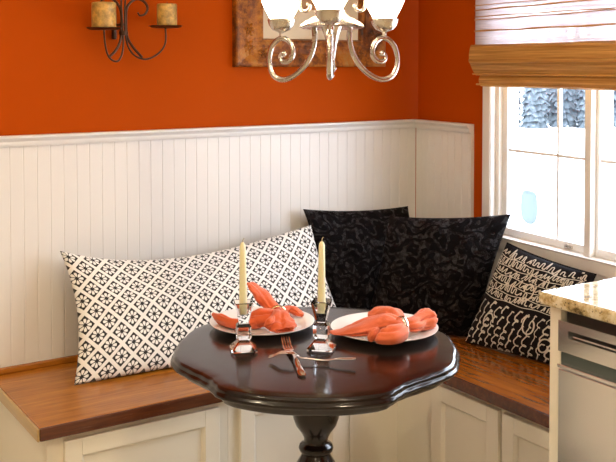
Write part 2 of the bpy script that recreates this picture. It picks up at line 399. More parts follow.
def sash(a, c, mun, zb, parent):
    r = win_box('sash', [(a, s_lst(a), OFF-.03, OFF, .8386, OZ1-.03), (c-.018, c, OFF-.03, OFF, .8386, OZ1-.03), (s_lst(a), c-.018, OFF-.03, OFF, .8386, zb), (s_lst(a), c-.018, OFF-.03, OFF, OZ1-.07, OZ1-.03)], M['vinyl'], parent)
    bx = []
    for q in mun: bx.append((q-.0055, q+.0055, OFF-.022, OFF-.006, zb, OZ1-.07))
    for z in (zmun, zmun+.33, zmun+.66):
        if z < OZ1-.1: bx.append((s_lst(a), c-.018, OFF-.021, OFF-.007, z-.0055, z+.0055))
    win_box('muntin', bx, M['vinyl'], r, .001)
    win_box('pane', [(s_lst(a), c-.018, OFF-.016, OFF-.012, zb, OZ1-.07)], M['glass'], r, 0)
    return r
s1 = sash(s_st0, s_ml0, [s_mv], zgl, w1)
s2 = sash(s_ml1+.001, s_ml1+.001+.62, [s_ml1+.33], zgl, w1)
s3 = sash(s_ml1+.63, OS1-.031, [s_ml1+.94], zgl, w1)
sl, zl = SA(566, 246, -.015)
b = NB(); wbox(b, sl-.018, sl+.018, OFF, OFF+.008, .846, .856); tube(b, [WA(sl, OFF+.006, .853), WA(sl+.004, OFF+.014, .860), WA(sl+.016, OFF+.016, .862)], .0025, 8)
obj('latch', b, M['nickel'], w1, bevel=.001)
# hanging ornament on the pane
so, zo = SA(529.5, 207, OFF-.006)
b = NB()
prof = [(0, -.066), (.022, -.062), (.038, -.048), (.046, -.022), (.047, .002), (.044, .028), (.042, .045), (.036, .056), (.020, .062), (0, .062)]
Mo = Matrix.Translation(WA(so, OFF-.004, zo)) @ Matrix(((WD.x, 0, WN.x, 0), (WD.y, 0, WN.y, 0), (0, 1, 0, 0), (0, 0, 0, 1))) @ Matrix.Rotation(-PI/2, 4, 'X') @ Matrix.Diagonal((1, .16, 1, 1))
lathe(b, prof, n=32, M=Mo)
o = obj('glass_ornament', b, M['teal'], None, smooth=True); tag(o, 'pale blue rounded glass ornament stuck on the lower left window pane', 'ornament')

# ------------------------------------------------------------------ outdoors
b = NB()
n = 24
vs = [[b.verts.new((1+i*7, -90+j*9+0, -2.5+.12*noise.noise(Vector((i*.7, j*.7, 0))))) for j in range(n+6)] for i in range(n)]
for i in range(n-1):
    for j in range(n+5): b.faces.new((vs[i][j], vs[i+1][j], vs[i+1][j+1], vs[i][j+1]))
g_ = obj('ground_snow', b, M['snow'], smooth=True); g_.name = 'snow_ground'; tag(g_, kind='structure')
def evergreen(p, h, r, seed):
    rnd = random.Random(seed); b = NB(); lay = 16; nn = 22
    for k in range(lay):
        z0 = h*(.04+.86*k/lay); z1 = z0+h*.14; rr = r*(1-(k/lay)**2.5)+.05*r
        top = b.verts.new((p.x, p.y, p.z+min(z1, h)))
        ring = []
        for i in range(nn):
            q = rr*(.86+.14*(i % 2))*rnd.uniform(.92, 1.06); a = 2*PI*i/nn+k*.4
            ring.append(b.verts.new((p.x+q*math.cos(a), p.y+q*math.sin(a), p.z+z0-rnd.uniform(0, .05)*h)))
        c = b.verts.new((p.x, p.y, p.z+z0+h*.04))
        for i in range(nn):
            b.faces.new((ring[i], ring[(i+1) % nn], top)); b.faces.new((ring[(i+1) % nn], ring[i], c))
    return b
tl = ['tall snow-dusted evergreen seen through the left pane of the window', 'snow-dusted evergreen seen through the pane right of the slim muntin', 'snow-dusted evergreen half hidden behind the thick window mullion', 'farthest right snow-dusted evergreen at the edge of the photo', 'snow-dusted evergreen mostly hidden behind the left window jamb', 'second-row evergreen peeking out behind the slim muntin', 'second-row evergreen just left of the thick window mullion', 'second-row evergreen in the gap behind the right-hand sash']
for i, (px, d, h, r) in enumerate([(535, 60, 7, .88), (563, 61, 8, .85), (590, 60, 7, .85), (617, 61, 8, .85), (509, 61, 7, .8), (549, 65, 7.5, .85), (577, 65, 7.5, .85), (604, 65, 7.5, .85)]):
    p = PDp(px, 80, d); p.z = -2.6
    t = thing('evergreen_tree', p, tl[i], 'tree', 'evergreens beyond the snow')
    obj('foliage', evergreen(p, h, r, i), M['ever'], t)
    b = NB(); tube(b, [p-Vector((0, 0, .2)), p+Vector((0, 0, h*.5))], .16, 8); obj('trunk', b, M['bark'], t)

# ------------------------------------------------------------------ banquette
SZ = .46; ST = .040; FYL = -.545; FXR = -.535; BE = -1.842
def raised_door(name, parent, P, u0, u1, z0, z1, fw=.052, knob=False):
    """P(u, o, z): face frame coords, o outward"""
    def q(b, a0, a1, o0, o1, c0, c1):
        quadbox(b, [P(a0, o0, c0), P(a1, o0, c0), P(a1, o1, c0), P(a0, o1, c0), P(a0, o0, c1), P(a1, o0, c1), P(a1, o1, c1), P(a0, o1, c1)])
    b = NB()
    q(b, u0, u0+fw, .0, .018, z0, z1); q(b, u1-fw, u1, .0, .018, z0, z1); q(b, u0+fw, u1-fw, .0, .018, z0, z0+fw); q(b, u0+fw, u1-fw, .0, .018, z1-fw, z1)
    d = obj(name, b, M['cab'], parent, bevel=.002)
    b = NB(); i0, i1, k0, k1 = u0+fw, u1-fw, z0+fw, z1-fw
    R0 = [P(i0, .004, k0), P(i1, .004, k0), P(i1, .004, k1), P(i0, .004, k1)]
    m_ = .012; R1 = [P(i0+m_, .006, k0+m_), P(i1-m_, .006, k0+m_), P(i1-m_, .006, k1-m_), P(i0+m_, .006, k1-m_)]
    Rb = [P(i0, .0, k0), P(i1, .0, k0), P(i1, .0, k1), P(i0, .0, k1)]
    quadbox(b, Rb+R0); quadbox(b, R0+R1)
    bmesh.ops.remove_doubles(b, verts=b.verts, dist=1e-5)
    obj('door_panel', b, M['cab'], d)
    # ogee moulding around the panel
    b = NB()
    pr = [(0, 0), (.010, 0), (.007, .006), (.003, .010), (0, .012)]
    def strip(A, B, inw):
        va = [b.verts.new(Vector(P(A[0]+inw[0]*w, .004+o, A[1]+inw[1]*w))) for w, o in pr]; vb = [b.verts.new(Vector(P(B[0]+inw[0]*w, .004+o, B[1]+inw[1]*w))) for w, o in pr]
        for i in range(len(pr)): b.faces.new((va[i], vb[i], vb[(i+1) % len(pr)], va[(i+1) % len(pr)]))
    strip((i0, k0), (i1, k0), (0, 1)); strip((i0, k1), (i1, k1), (0, -1)); strip((i0, k0), (i0, k1), (1, 0)); strip((i1, k0), (i1, k1), (-1, 0))
    obj('door_moulding', b, M['cab'], d)
    return d
lb = FYL+.028   # base face plane, left
rb = FXR+.026
PL = lambda u, o, z: Vector((u, lb-o, z))
PR = lambda u, o, z: Vector((rb-o, u, z))
X0 = PY(65, 445, lb-.018).x; X1 = PY(219.8, 410, lb-.018).x; X2 = PY(241, 420, lb-.018).x; X3 = PY(345, 430, lb-.018).x
Y0 = PX(431, 420, rb-.018).y; Y1 = PX(497.5, 440, rb-.018).y; Y2 = PX(501.5, 440, rb-.018).y
ZD = PY(65, 443, lb-.018).z; ZD2 = PX(497.5, 410, rb-.018).z
print('doors', X0, X1, X2, X3, Y0, Y1, Y2, ZD, ZD2)
XS = (X1+X2)/2
t = thing('bench_cabinet', ((BE+XS)/2, -.27, 0), 'cream panelled bench cabinet at the open left end of the banquette', 'cabinet', 'bench cabinets')
b = NB(); box(b, BE+.03, XS-.0005, lb, -.001, 0, SZ-ST); obj('carcass', b, M['cab'], t)
raised_door('door', t, PL, X0, X1, .06, SZ-ST-.022)
t = thing('bench_cabinet', ((XS+rb)/2, -.27, 0), 'cream panelled bench cabinet directly behind the table pedestal', 'cabinet', 'bench cabinets')
b = NB(); box(b, XS+.0005, rb, lb, -.001, 0, SZ-ST); obj('carcass', b, M['cab'], t)
raised_door('door', t, PL, X2, X3, .06, SZ-ST-.022)
b = NB()
for u in (X3+.03, ): box(b, u, u+.012, lb-.006, lb, .06, SZ-ST-.02)
obj('batten', b, M['cab'], t, bevel=.002)
YE = -2.15
t = thing('bench_cabinet', (-.3, -1.2, 0), 'cream bench cabinet with two doors below the window beside the counter', 'cabinet', 'bench cabinets')
b = NB()
pts = [(rb+.0005, lb), (rb+.0005, YE), (WA(-YE/.9966, .003, 0).x, YE), (WA(-lb/.9966, .003, 0).x, lb)]
prism(b, pts[::-1], 0, SZ-ST); obj('carcass', b, M['cab'], t)
raised_door('door', t, PR, Y1, Y0, .06, SZ-ST-.022); raised_door('door', t, PR, Y2-(Y0-Y1), Y2, .06, SZ-ST-.022)
# seats: left run and right run
def plank(pts, z0, z1): b = NB(); prism(b, pts, z0, z1); return b
M['lit_end'] = wood('lit_oak_edge', (.36, .22, .08), (.56, .38, .16), .3, 3., 1, .2)  # same oak; paler tone paints in the light caught by the end edge
M['edge'] = wood('dark_front_edge', (.05, .010, .003), (.14, .035, .008), .25, 3., 0, .3)  # front edge strips, darker and redder than the plank tops
tl_ = thing('bench', (-1.2, -.27, SZ-ST), 'long brown oak bench seat along the back wall under the flowered cushion', 'bench', 'oak bench tops')
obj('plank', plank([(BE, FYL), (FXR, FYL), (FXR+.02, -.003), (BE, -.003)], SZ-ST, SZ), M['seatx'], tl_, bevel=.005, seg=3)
b = NB(); box(b, BE+.003, FXR, -.020, -.0005, SZ, SZ+.020); obj('back_ledge', b, M['seatx'], tl_, bevel=.004)
b = NB(); box(b, BE-.008, BE-.0002, FYL-.010, -.02, SZ-ST, SZ-.0005); tag(obj('end_strip', b, M['lit_end'], tl_, bevel=.004), 'end edge of the bench, toned paler for the light on it')
b = NB(); box(b, BE, FXR-.010, FYL-.010, FYL-.0002, SZ-ST, SZ-.0005); tag(obj('front_edge', b, M['edge'], tl_, bevel=.004), 'dark front edge')
tr_ = thing('bench', (-.3, -1.1, SZ-ST), 'oak bench seat under the window, running up to the kitchen counter', 'bench', 'oak bench tops')
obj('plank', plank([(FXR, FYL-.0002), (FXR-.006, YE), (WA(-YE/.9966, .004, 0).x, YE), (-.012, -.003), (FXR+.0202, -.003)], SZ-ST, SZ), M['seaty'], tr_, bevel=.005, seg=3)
b = NB(); quadbox(b, [(FXR-.010, YE, SZ-ST), (FXR-.0065, YE, SZ-ST), (FXR-.0003, FYL-.010, SZ-ST), (FXR-.010, FYL-.010, SZ-ST), (FXR-.016, YE, SZ-.0005), (FXR-.0065, YE, SZ-.0005), (FXR-.0003, FYL-.010, SZ-.0005), (FXR-.010, FYL-.010, SZ-.0005)]); tag(obj('front_edge', b, M['edge'], tr_, bevel=.003), 'dark front edge')
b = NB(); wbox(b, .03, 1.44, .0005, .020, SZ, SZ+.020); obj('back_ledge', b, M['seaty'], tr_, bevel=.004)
# left of the bench: baseboard
b = NB(); box(b, XL+.001, BE+.029, -.013, -.0005, 0, .11); struct('baseboard_back', b, M['white'], bevel=.003)

# ------------------------------------------------------------------ cushions
def cushion(name, TL, TR, BR, BL, T, mats, label, cat='cushion', group=None, bow=.05, n=44, seed=0, wr=.004, ears=.0, back=None, lines=None, uvs=None, push=.5, bows=None, skew=0):
    TL, TR, BR, BL = map(Vector, (TL, TR, BR, BL))
    W = ((TR-TL).length+(BR-BL).length)/2; Hh = ((TL-BL).length+(TR-BR).length)/2
    nrm = ((TR-TL)+(BR-BL)).cross((TL-BL)+(TR-BR)).normalized()
    if nrm.dot(CAM-(TL+BR)/2) < 0: nrm = -nrm
    off = Vector((seed*7.3, seed*3.1, 0))
    def thick(u, v):
        a = max(0, (1-u*u)); c = max(0, (1-v*v))
        return T*.5*(a**.45)*(c**.45)*(1+.10*noise.noise(Vector((u*1.3, v*1.3, 3))+off))
    bt, bb, bl, br = bows or (bow,)*4
    def base(u, v):
        lu = br if u > 0 else bl; lv = bt if v > 0 else bb
        uu = u*(1-lu*(1-v*v)); vv = v*(1-lv*(1-u*u)*(1-(skew*u if v > 0 else 0)))
        p = (TL*(1-uu)+TR*(1+uu))*.5*(1+vv)*.5+(BL*(1-uu)+BR*(1+uu))*.5*(1-vv)*.5
        return p
    def pt(u, v, side):
        h = thick(u, v)
        w = wr*noise.noise(Vector((u*3.2, v*3.2, side))+off)*min(1, 4*(1-max(abs(u), abs(v))))
        w += wr*.45*noise.noise(Vector((u*9, v*7, side+5))+off)*min(1, 5*(1-max(abs(u), abs(v))))
        # pucker along the seam
        e = max(abs(u), abs(v)); w += wr*.8*math.sin((u if abs(v) > abs(u) else v)*23+seed)*max(0, e-.72)*(1-e)*9
        return base(u, v)+nrm*(side*h+w*(1 if side > 0 else -.3))+nrm*(push*T*0)
    b = NB(); uvl = b.loops.layers.uv.new('UVMap')
    def grid(side):
        G_ = []
        for j in range(n+1):
            row = []
            for i in range(n+1):
                u = math.sin((-1+2*i/n)*PI/2); v = math.sin((-1+2*j/n)*PI/2)
                u = .5*u+.5*(-1+2*i/n); v = .5*v+.5*(-1+2*j/n)
                row.append((b.verts.new(pt(u, v, side)), u, v))
            G_.append(row)
        return G_
    A = grid(1); B = grid(-1)
    for X, mi in ((A, 0), (B, 1 if len(mats) > 1 else 0)):
        for j in range(n):
            for i in range(n):
                q = [X[j][i], X[j][i+1], X[j+1][i+1], X[j+1][i]]
                f = b.faces.new([z[0] for z in q]); f.material_index = mi; f.smooth = True
                for lp, z in zip(f.loops, q): lp[uvl].uv = (z[1]*W/2, z[2]*Hh/2)
    bmesh.ops.remove_doubles(b, verts=b.verts, dist=1e-4)
    if lines:
        for poly, w in lines:
            prev = None; m = len(poly)
            for k, (u, v) in enumerate(poly):
                a = poly[max(k-1, 0)]; c = poly[min(k+1, m-1)]
                dx, dy = (c[0]-a[0])*W, (c[1]-a[1])*Hh; L = math.hypot(dx, dy) or 1
                ox, oy = -dy/L*w/W*2, dx/L*w/Hh*2
                cl = lambda z: max(-.985, min(.985, z))
                P1 = pt(cl(u+ox/2), cl(v+oy/2), 1)+nrm*.0009; P2 = pt(cl(u-ox/2), cl(v-oy/2), 1)+nrm*.0009
                cur = (b.verts.new(P1), b.verts.new(P2))
                if prev: b.faces.new((prev[0], prev[1], cur[1], cur[0])).material_index = 2
                prev = cur
    for f in b.faces: f.smooth = True
    me = bpy.data.meshes.new(name)
    if not lines: bmesh.ops.recalc_face_normals(b, faces=b.faces)
    b.to_mesh(me); b.free()
    for m in mats: me.materials.append(m)
    o = bpy.data.objects.new(name, me); COL.objects.link(o)
    c = Vector(((BL.x+BR.x)/2, (BL.y+BR.y)/2, SZ)); me.transform(Matrix.Translation(-c)); o.location = c
    tag(o, label, cat, group); print(name, 'W %.2f H %.2f' % (W, Hh)); return o
# lumbar cushion
TL = PY(60, 251, -.075); TR = PY(311, 225, -.075); BL = PZ(74, 385, SZ+.004)
TR = PY(311, 225, -.13)
BR = Vector((TR.x+.05, BL.y-.06, SZ+.004))
print('lumbar', TL, TR, BL, BR)
cushion('lumbar_cushion', TL, TR, BR, BL, .13, [M['lattice'], M['blackcloth']], 'long white cushion with black diamond flower lattice leaning on the back wall', 'cushion', bows=(.30, .02, .07, .03), seed=1, wr=.008, skew=.38)
# black cushions
K = PY(303, 209, -.06); K2 = PY(408, 206, -.06)
KB = Vector((K.x+.075, -.20, SZ+.003)); KB2 = Vector((K2.x-.02, -.20, SZ+.003))
k1 = cushion('throw_cushion', K, K2, KB2, KB, .12, [M['damask']], 'black damask cushion leaning on the back wall, left of the other black cushion', 'cushion', 'black throw cushions', bows=(.06, .02, .05, .04), seed=2, wr=.014)
Kr = PN(511, 214, WN*.045, WN); r = ray(389, 216)
Kl = PDp(389, 216, 3.62)
print('K2', Kl, Kr, (Kl-Kr).length)
KBr = PZ(475, 338, SZ+.003); dirn = (Kl-Kr); dirn.z = 0; KBl = KBr+dirn*.93; KBl.z = SZ+.003
k2 = cushion('throw_cushion', Kl, Kr, KBr, KBl, .135, [M['damask']], 'black damask cushion in the corner, overlapping the flowing-script cushion', 'cushion', 'black throw cushions', bows=(.05, .02, .04, .05), seed=3, wr=.015)
# script cushion
def scribble():
    rnd = random.Random(11); L = []
    for r_ in range(6):                                   # rows of blocky joined letters
        v0 = .88-r_*.155; u = -.95; poly = []; ph = rnd.uniform(0, 6)
        while u < .95:
            hg = rnd.choice((.10, .10, .16, .07)); wl = rnd.uniform(.06, .13)
            if rnd.random() < .5:
                q = [(0, 0), (.1, .9), (.3, 1), (.5, .9), (.55, .1), (.7, 0), (1, 0)]
            else: q = [(.45*(1-math.cos(k/8*2*PI))*.5+k/8*.75+.0*k, .5-.5*math.cos(k/8*2*PI)) for k in range(8)]
            for a, c in q: poly.append((u+wl*a, v0+hg*c-.05+.012*math.sin(u*7+ph)))
            u += wl
            if rnd.random() < .13: L.append((poly, .0044)); poly = []; u += .04
        L.append((poly, .0044))
        L.append(([(-.95+i*.05, v0-.085+.014*math.sin(i*.5+ph)) for i in range(38)], .0028))
    for r_ in range(12):                                   # tall slanting script below
        u0 = -.90+r_*.155; v = -.02-.05*(r_ % 2); poly = []
        while v > -.93:
            big = rnd.choice((.03, .06, .045)); st = rnd.uniform(.12, .26)
            for k in range(9):
                tt = k/9*2*PI
                poly.append((u0+big*math.sin(tt)+.10*(v+.5)+.02*math.sin(2*tt), v-st*k/9-.05*math.cos(tt)))
            v -= st
            if rnd.random() < .22: L.append((poly, rnd.choice((.0032, .0055)))); poly = []; v -= .03
        L.append((poly, .0045))
    for cu, cv, s_, a0 in ((-.55, -.45, .13, 0), (.35, -.3, .16, 2), (.05, .35, .15, 4), (.7, -.65, .12, 1)):
        L.append(([(cu+s_*(1-.028*k)*math.cos(a0+k*.3), cv+s_*1.5*(1-.028*k)*math.sin(a0+k*.3)) for k in range(20)], .006))
    return [([(max(-.97, min(.97, a)), max(-.97, min(.97, c))) for a, c in q], w) for q, w in L if len(q) > 3]
Sl = PN(507, 242, WN*.10, WN); Sr = PN(597, 274, WN*.06, WN)
SBl = PZ(465, 342, SZ+.003); SBr = PZ(556, 366, SZ+.003)
d_ = (SBr-SBl); SBr = SBl+d_.normalized()*((Sr-Sl).length*.98)
print('script', Sl, Sr, SBl, SBr)
cushion('script_cushion', Sl, Sr, SBr, SBl, .13, [M['script_base'], M['blackcloth'], M['script_ink']], 'black cushion covered in cream handwriting, tilted back below the window sill', 'cushion', bows=(.05, .02, .03, .03), seed=5, wr=.006, lines=scribble())

# ------------------------------------------------------------------ pedestal table
TZ = .75; TC = Vector((-1.268, -1.117, 0)); A0 = math.radians(-128)
key = [(0, .416), (14, .417), (26, .416), (30, .411), (34, .396), (39, .381), (46, .376), (54, .380), (62, .388), (69, .390), (76, .385), (82, .380), (90, .382)]
def rad(th):
    d = math.degrees(th-A0) % 180
    if d > 90: d = 180-d
    for (a, x), (c, y) in zip(key[:-1], key[1:]):
        if a <= d <= c:
            t = (d-a)/(c-a); t = t*t*(3-2*t)*.5+t*.5
            return x+(y-x)*t
    return key[-1][1]
def outline_rings(levels, n=240):
    b = NB(); rings = []
    for off, z in levels:
        rings.append([b.verts.new((TC.x+(rad(2*PI*i/n)+off)*math.cos(2*PI*i/n), TC.y+(rad(2*PI*i/n)+off)*math.sin(2*PI*i/n), z)) for i in range(n)])
    for A, B in zip(rings[:-1], rings[1:]):
        for i in range(n): b.faces.new((A[i], A[(i+1) % n], B[(i+1) % n], B[i]))
    b.faces.new(rings[0][::-1]); b.faces.new(rings[-1]); return b
tb = thing('pedestal_table', TC, 'dark mahogany pedestal table with a scalloped moulded top', 'table')
lv = [(-.03, TZ-.026), (-.006, TZ-.026), (-.002, TZ-.024), (0, TZ-.020), (-.001, TZ-.016), (-.006, TZ-.013), (-.008, TZ-.010), (-.0075, TZ-.007), (-.010, TZ-.003), (-.014, TZ-.0008), (-.018, TZ), (-.05, TZ)]
o = obj('tabletop', outline_rings(lv), M['tablew'], tb, smooth=True, angle=75)
o = obj('apron', outline_rings([(-.06, TZ-.052), (-.040, TZ-.052), (-.034, TZ-.048), (-.031, TZ-.042), (-.026, TZ-.034), (-.020, TZ-.026), (-.06, TZ-.026)]), M['tablew'], tb, smooth=True, angle=60)
b = NB()
pr = [(0, .70), (.085, .70), (.085, .69), (.068, .685), (.064, .67), (.062, .64), (.062, .60), (.0635, .575), (.062, .555), (.055, .535), (.042, .517), (.034, .503), (.032, .492), (.035, .485), (.044, .480), (.047, .472), (.044, .464), (.037, .458), (.042, .447), (.052, .43), (.057, .405), (.054, .37), (.042, .34), (.033, .32), (.030, .305), (.036, .30), (.046, .295), (.046, .28), (.038, .27), (.05, .24), (.056, .20), (.050, .16), (.035, .13), (0, .13)]
lathe(b, pr, TC, 40); obj('pedestal', b, M['tablew'], tb, smooth=True, angle=50)
for k in range(4):
    a = A0+PI/4+k*PI/2; dr = Vector((math.cos(a), math.sin(a), 0)); b = NB()
    pts = smooth_path([TC+dr*.03+Vector((0, 0, .20)), TC+dr*.09+Vector((0, 0, .215)), TC+dr*.17+Vector((0, 0, .15)), TC+dr*.25+Vector((0, 0, .055)), TC+dr*.31+Vector((0, 0, .024)), TC+dr*.345+Vector((0, 0, .024))], 5)
    tube(b, pts, lambda t: .030-.012*t if t < .85 else .0198+.004*math.sin((t-.85)*20), 12); obj('foot', b, M['tablew'], tb, smooth=True)

# ------------------------------------------------------------------ plates, napkins
def plate_mesh():
    b = NB()
    pr = [(0, .0045), (.085, .0045), (.095, .006), (.105, .011), (.135, .0165), (.148, .0195), (.1505, .0195), (.150, .0175), (.136, .0125), (.106, .006), (.094, .001), (.088, 0), (.084, .0015), (0, .0015)]
    lathe(b, pr, (0, 0, 0), 64); return b
pc1 = PZ(262, 322.5, TZ+.012); pc2 = PZ(384.3, 328.5, TZ+.012); pc1.z = pc2.z = TZ+.0002
p1 = obj('dinner_plate', plate_mesh(), M['china'], smooth=True, local=True, angle=80); p1.location = pc1
tag(p1, 'round white dinner plate on the left of the table', 'plate', 'white dinner plates')
p2 = p1.copy(); COL.objects.link(p2); p2.location = pc2; tag(p2, 'round white dinner plate on the right of the table', 'plate', 'white dinner plates')
def lobe(b, pts, w, h, seed, pleats=5, amp=.16, k=8, n=48, roll=0.):
    """a folded cloth lobe along pts; w(t), h(t) half sizes"""
    P = smooth_path(pts, k); m = len(P); rings = []
    for i, p in enumerate(P):
        t = i/(m-1)
        T = (P[min(i+1, m-1)]-P[max(i-1, 0)]).normalized()
        up = Vector((0, 0, 1)); s = T.cross(up)
        if s.length < .2: s = T.cross(RT)
        s.normalize(); u2 = s.cross(T).normalized()
        if roll:
            s, u2 = s*math.cos(roll)+u2*math.sin(roll), u2*math.cos(roll)-s*math.sin(roll)
        ww, hh = w(t), h(t); ring = []
        for q in range(n):
            a = 2*PI*q/n
            f = 1+amp*1.2-amp*3.4*max(0, 1-2.6*abs(math.sin((pleats*a+seed+2.2*t)/2)))*min(1, .35+t)+.22*noise.noise(Vector((math.cos(a)*1.9+seed, math.sin(a)*1.9, t*5)))+.06*noise.noise(Vector((math.cos(a)*6+seed, math.sin(a)*6, t*14)))
            ring.append(b.verts.new(p+s*(math.cos(a)*ww*f)+u2*(math.sin(a)*hh*f)))
        rings.append(ring)
    for A, B in zip(rings[:-1], rings[1:]):
        for q in range(n): b.faces.new((A[q], A[(q+1) % n], B[(q+1) % n], B[q]))
    b.faces.new(rings[0][::-1])
    # the open end turns in on itself like a folded hem
    last = rings[-1]; c = sum((v.co for v in last), Vector())/n; back = (P[-1]-P[-3]).normalized(); prev = last
    for sc_, dp_ in ((.80, .003), (.62, -.006), (.35, -.012)):
        r2 = [b.verts.new(c+(v.co-c)*sc_+back*dp_) for v in last]
        for q in range(n): b.faces.new((prev[q], prev[(q+1) % n], r2[(q+1) % n], r2[q]))
        prev = r2
    b.faces.new(prev)
def interp(tab):
    def f(t):
        for (a, x), (c, y) in zip(tab[:-1], tab[1:]):
            if t <= c:
                k = (t-a)/(c-a); k = k*k*(3-2*k); return x+(y-x)*k
        return tab[-1][1]
    return f
def rest_on_plate(b, pc):
    hf = interp([(0, .0045), (.085, .0045), (.105, .011), (.135, .0165), (.148, .0197), (1, .0200)])
    for v in b.verts:
        r_ = math.hypot(v.co.x-pc.x, v.co.y-pc.y); lo = pc.z+hf(r_)+.0009
        if v.co.z < lo: v.co.z = lo+.0002*math.sin(v.co.x*900)
N = lambda px, py, dz: PZ(px, py, TZ+dz)
# left napkin
b = NB()
ear_d = (N(276, 315, .035)-CAM).dot(DP)
def ND(px, py, dd=0): return PDp(px, py, ear_d+dd)
lobe(b, [ND(279, 313), ND(271, 306, .02), ND(262, 296, .035), ND(253, 287, .04), ND(248, 283.5, .042)], interp([(0, .010), (.3, .022), (.62, .031), (.88, .021), (1, .005)]), interp([(0, .010), (.4, .016), (.8, .009), (1, .003)]), 1, 2, .10)
lobe(b, [N(279, 313, .035), N(267, 317, .036), N(255, 319, .030), N(247, 322, .022)], interp([(0, .010), (.4, .026), (.8, .026), (1, .012)]), interp([(0, .010), (.4, .023), (.8, .018), (1, .010)]), 2.2, 4, .12)
lobe(b, [N(258, 322, .026), N(246, 325, .016), N(234, 325, .019), N(224, 321, .026), N(215, 315, .034)], interp([(0, .022), (.4, .028), (.7, .030), (.93, .019), (1, .005)]), interp([(0, .014), (.5, .013), (.8, .013), (1, .004)]), 4, 3, .16, roll=-.6)
lobe(b, [N(278, 312, .034), N(280, 318, .040), N(282, 325, .030), N(285, 330, .023)], interp([(0, .011), (.35, .026), (.75, .036), (1, .028)]), interp([(0, .010), (.35, .019), (.8, .017), (1, .009)]), .4, 3, .13)
lobe(b, [N(274, 318, .045), N(270, 323, .040), N(267, 327, .030)], interp([(0, .008), (.5, .012), (1, .007)]), interp([(0, .008), (.5, .012), (1, .008)]), 2, 3, .15)
lobe(b, [N(280, 312, .036), N(289, 309, .036), N(297, 312, .030), N(302, 315, .024)], interp([(0, .009), (.5, .014), (.9, .012), (1, .005)]), interp([(0, .008), (.5, .009), (1, .005)]), 3, 3, .15)
rest_on_plate(b, pc1)
na = obj('napkin', b, M['napkin'], smooth=True, angle=120); tag(na, 'orange cloth napkin with one raised ear, bunched on the left plate', 'napkin', 'ringed cloth napkins')
b = NB()
lobe(b, [N(404, 326, .036), N(390, 322, .042), N(374, 324, .036), N(356, 330, .026), N(341, 333, .020), N(329, 331.5, .022)], interp([(0, .014), (.25, .030), (.55, .030), (.85, .024), (1, .005)]), interp([(0, .010), (.3, .020), (.6, .014), (1, .003)]), 1.2, 3, .14)
lobe(b, [N(404, 324, .040), N(394, 316, .046), N(382, 313.5, .044), N(370, 315, .036)], interp([(0, .010), (.4, .026), (.8, .024), (1, .014)]), interp([(0, .010), (.4, .021), (.8, .017), (1, .010)]), 3.2, 2, .10)
lobe(b, [N(403, 327, .036), N(397, 333, .040), N(388, 337, .034), N(379, 339, .026)], interp([(0, .011), (.35, .026), (.75, .029), (1, .022)]), interp([(0, .010), (.35, .022), (.8, .021), (1, .012)]), 5, 3, .13)
lobe(b, [N(378, 329, .050), N(373, 334, .040), N(371, 340, .024)], interp([(0, .006), (.5, .010), (1, .008)]), interp([(0, .006), (.5, .012), (1, .008)]), 2, 2, .15)
lobe(b, [N(403, 326, .036), N(411, 325, .038), N(419, 322, .038), N(428, 319, .040), N(434, 318, .040)], interp([(0, .015), (.3, .024), (.5, .024), (.75, .031), (.93, .022), (1, .006)]), interp([(0, .010), (.4, .018), (.75, .026), (.93, .018), (1, .006)]), 2, 5, .14)
rest_on_plate(b, pc2)
nb = obj('napkin', b, M['napkin2'], smooth=True, angle=120); tag(nb, 'coral cloth napkin with a long pointed tail lying on the right plate', 'napkin', 'ringed cloth napkins')
def ring_mesh(c, ax, R, w, mat, label):
    ax = ax.normalized(); s = ax.cross(Vector((0, 0, 1))).normalized(); u = s.cross(ax); b = NB()
    Mx = Matrix(((s.x, u.x, ax.x, c.x), (s.y, u.y, ax.y, c.y), (s.z, u.z, ax.z, c.z), (0, 0, 0, 1)))
    lathe(b, [(R, -w), (R+.0015, -w*.6), (R+.0022, 0), (R+.0015, w*.6), (R, w), (R-.0015, w*.8), (R-.0018, 0), (R-.0015, -w*.8)], n=40, M=Mx, closed=True)
    o = obj('napkin_ring', b, mat, smooth=True, angle=70); return tag(o, label, 'napkin ring', 'napkin rings')
cR = N(277.5, 313.5, .040); ring_mesh(cR, (RT*.25+DP*(-.9)+Vector((0, 0, -.25))), .0245, .0045, M['brass'], 'slim gold napkin ring around the napkin on the left plate')
cR = N(402, 327, .040); ring_mesh(cR, (RT*.85+DP*.35+Vector((0, 0, .0))), .0285, .0065, M['silver'], 'broad silver napkin ring around the napkin on the right plate')

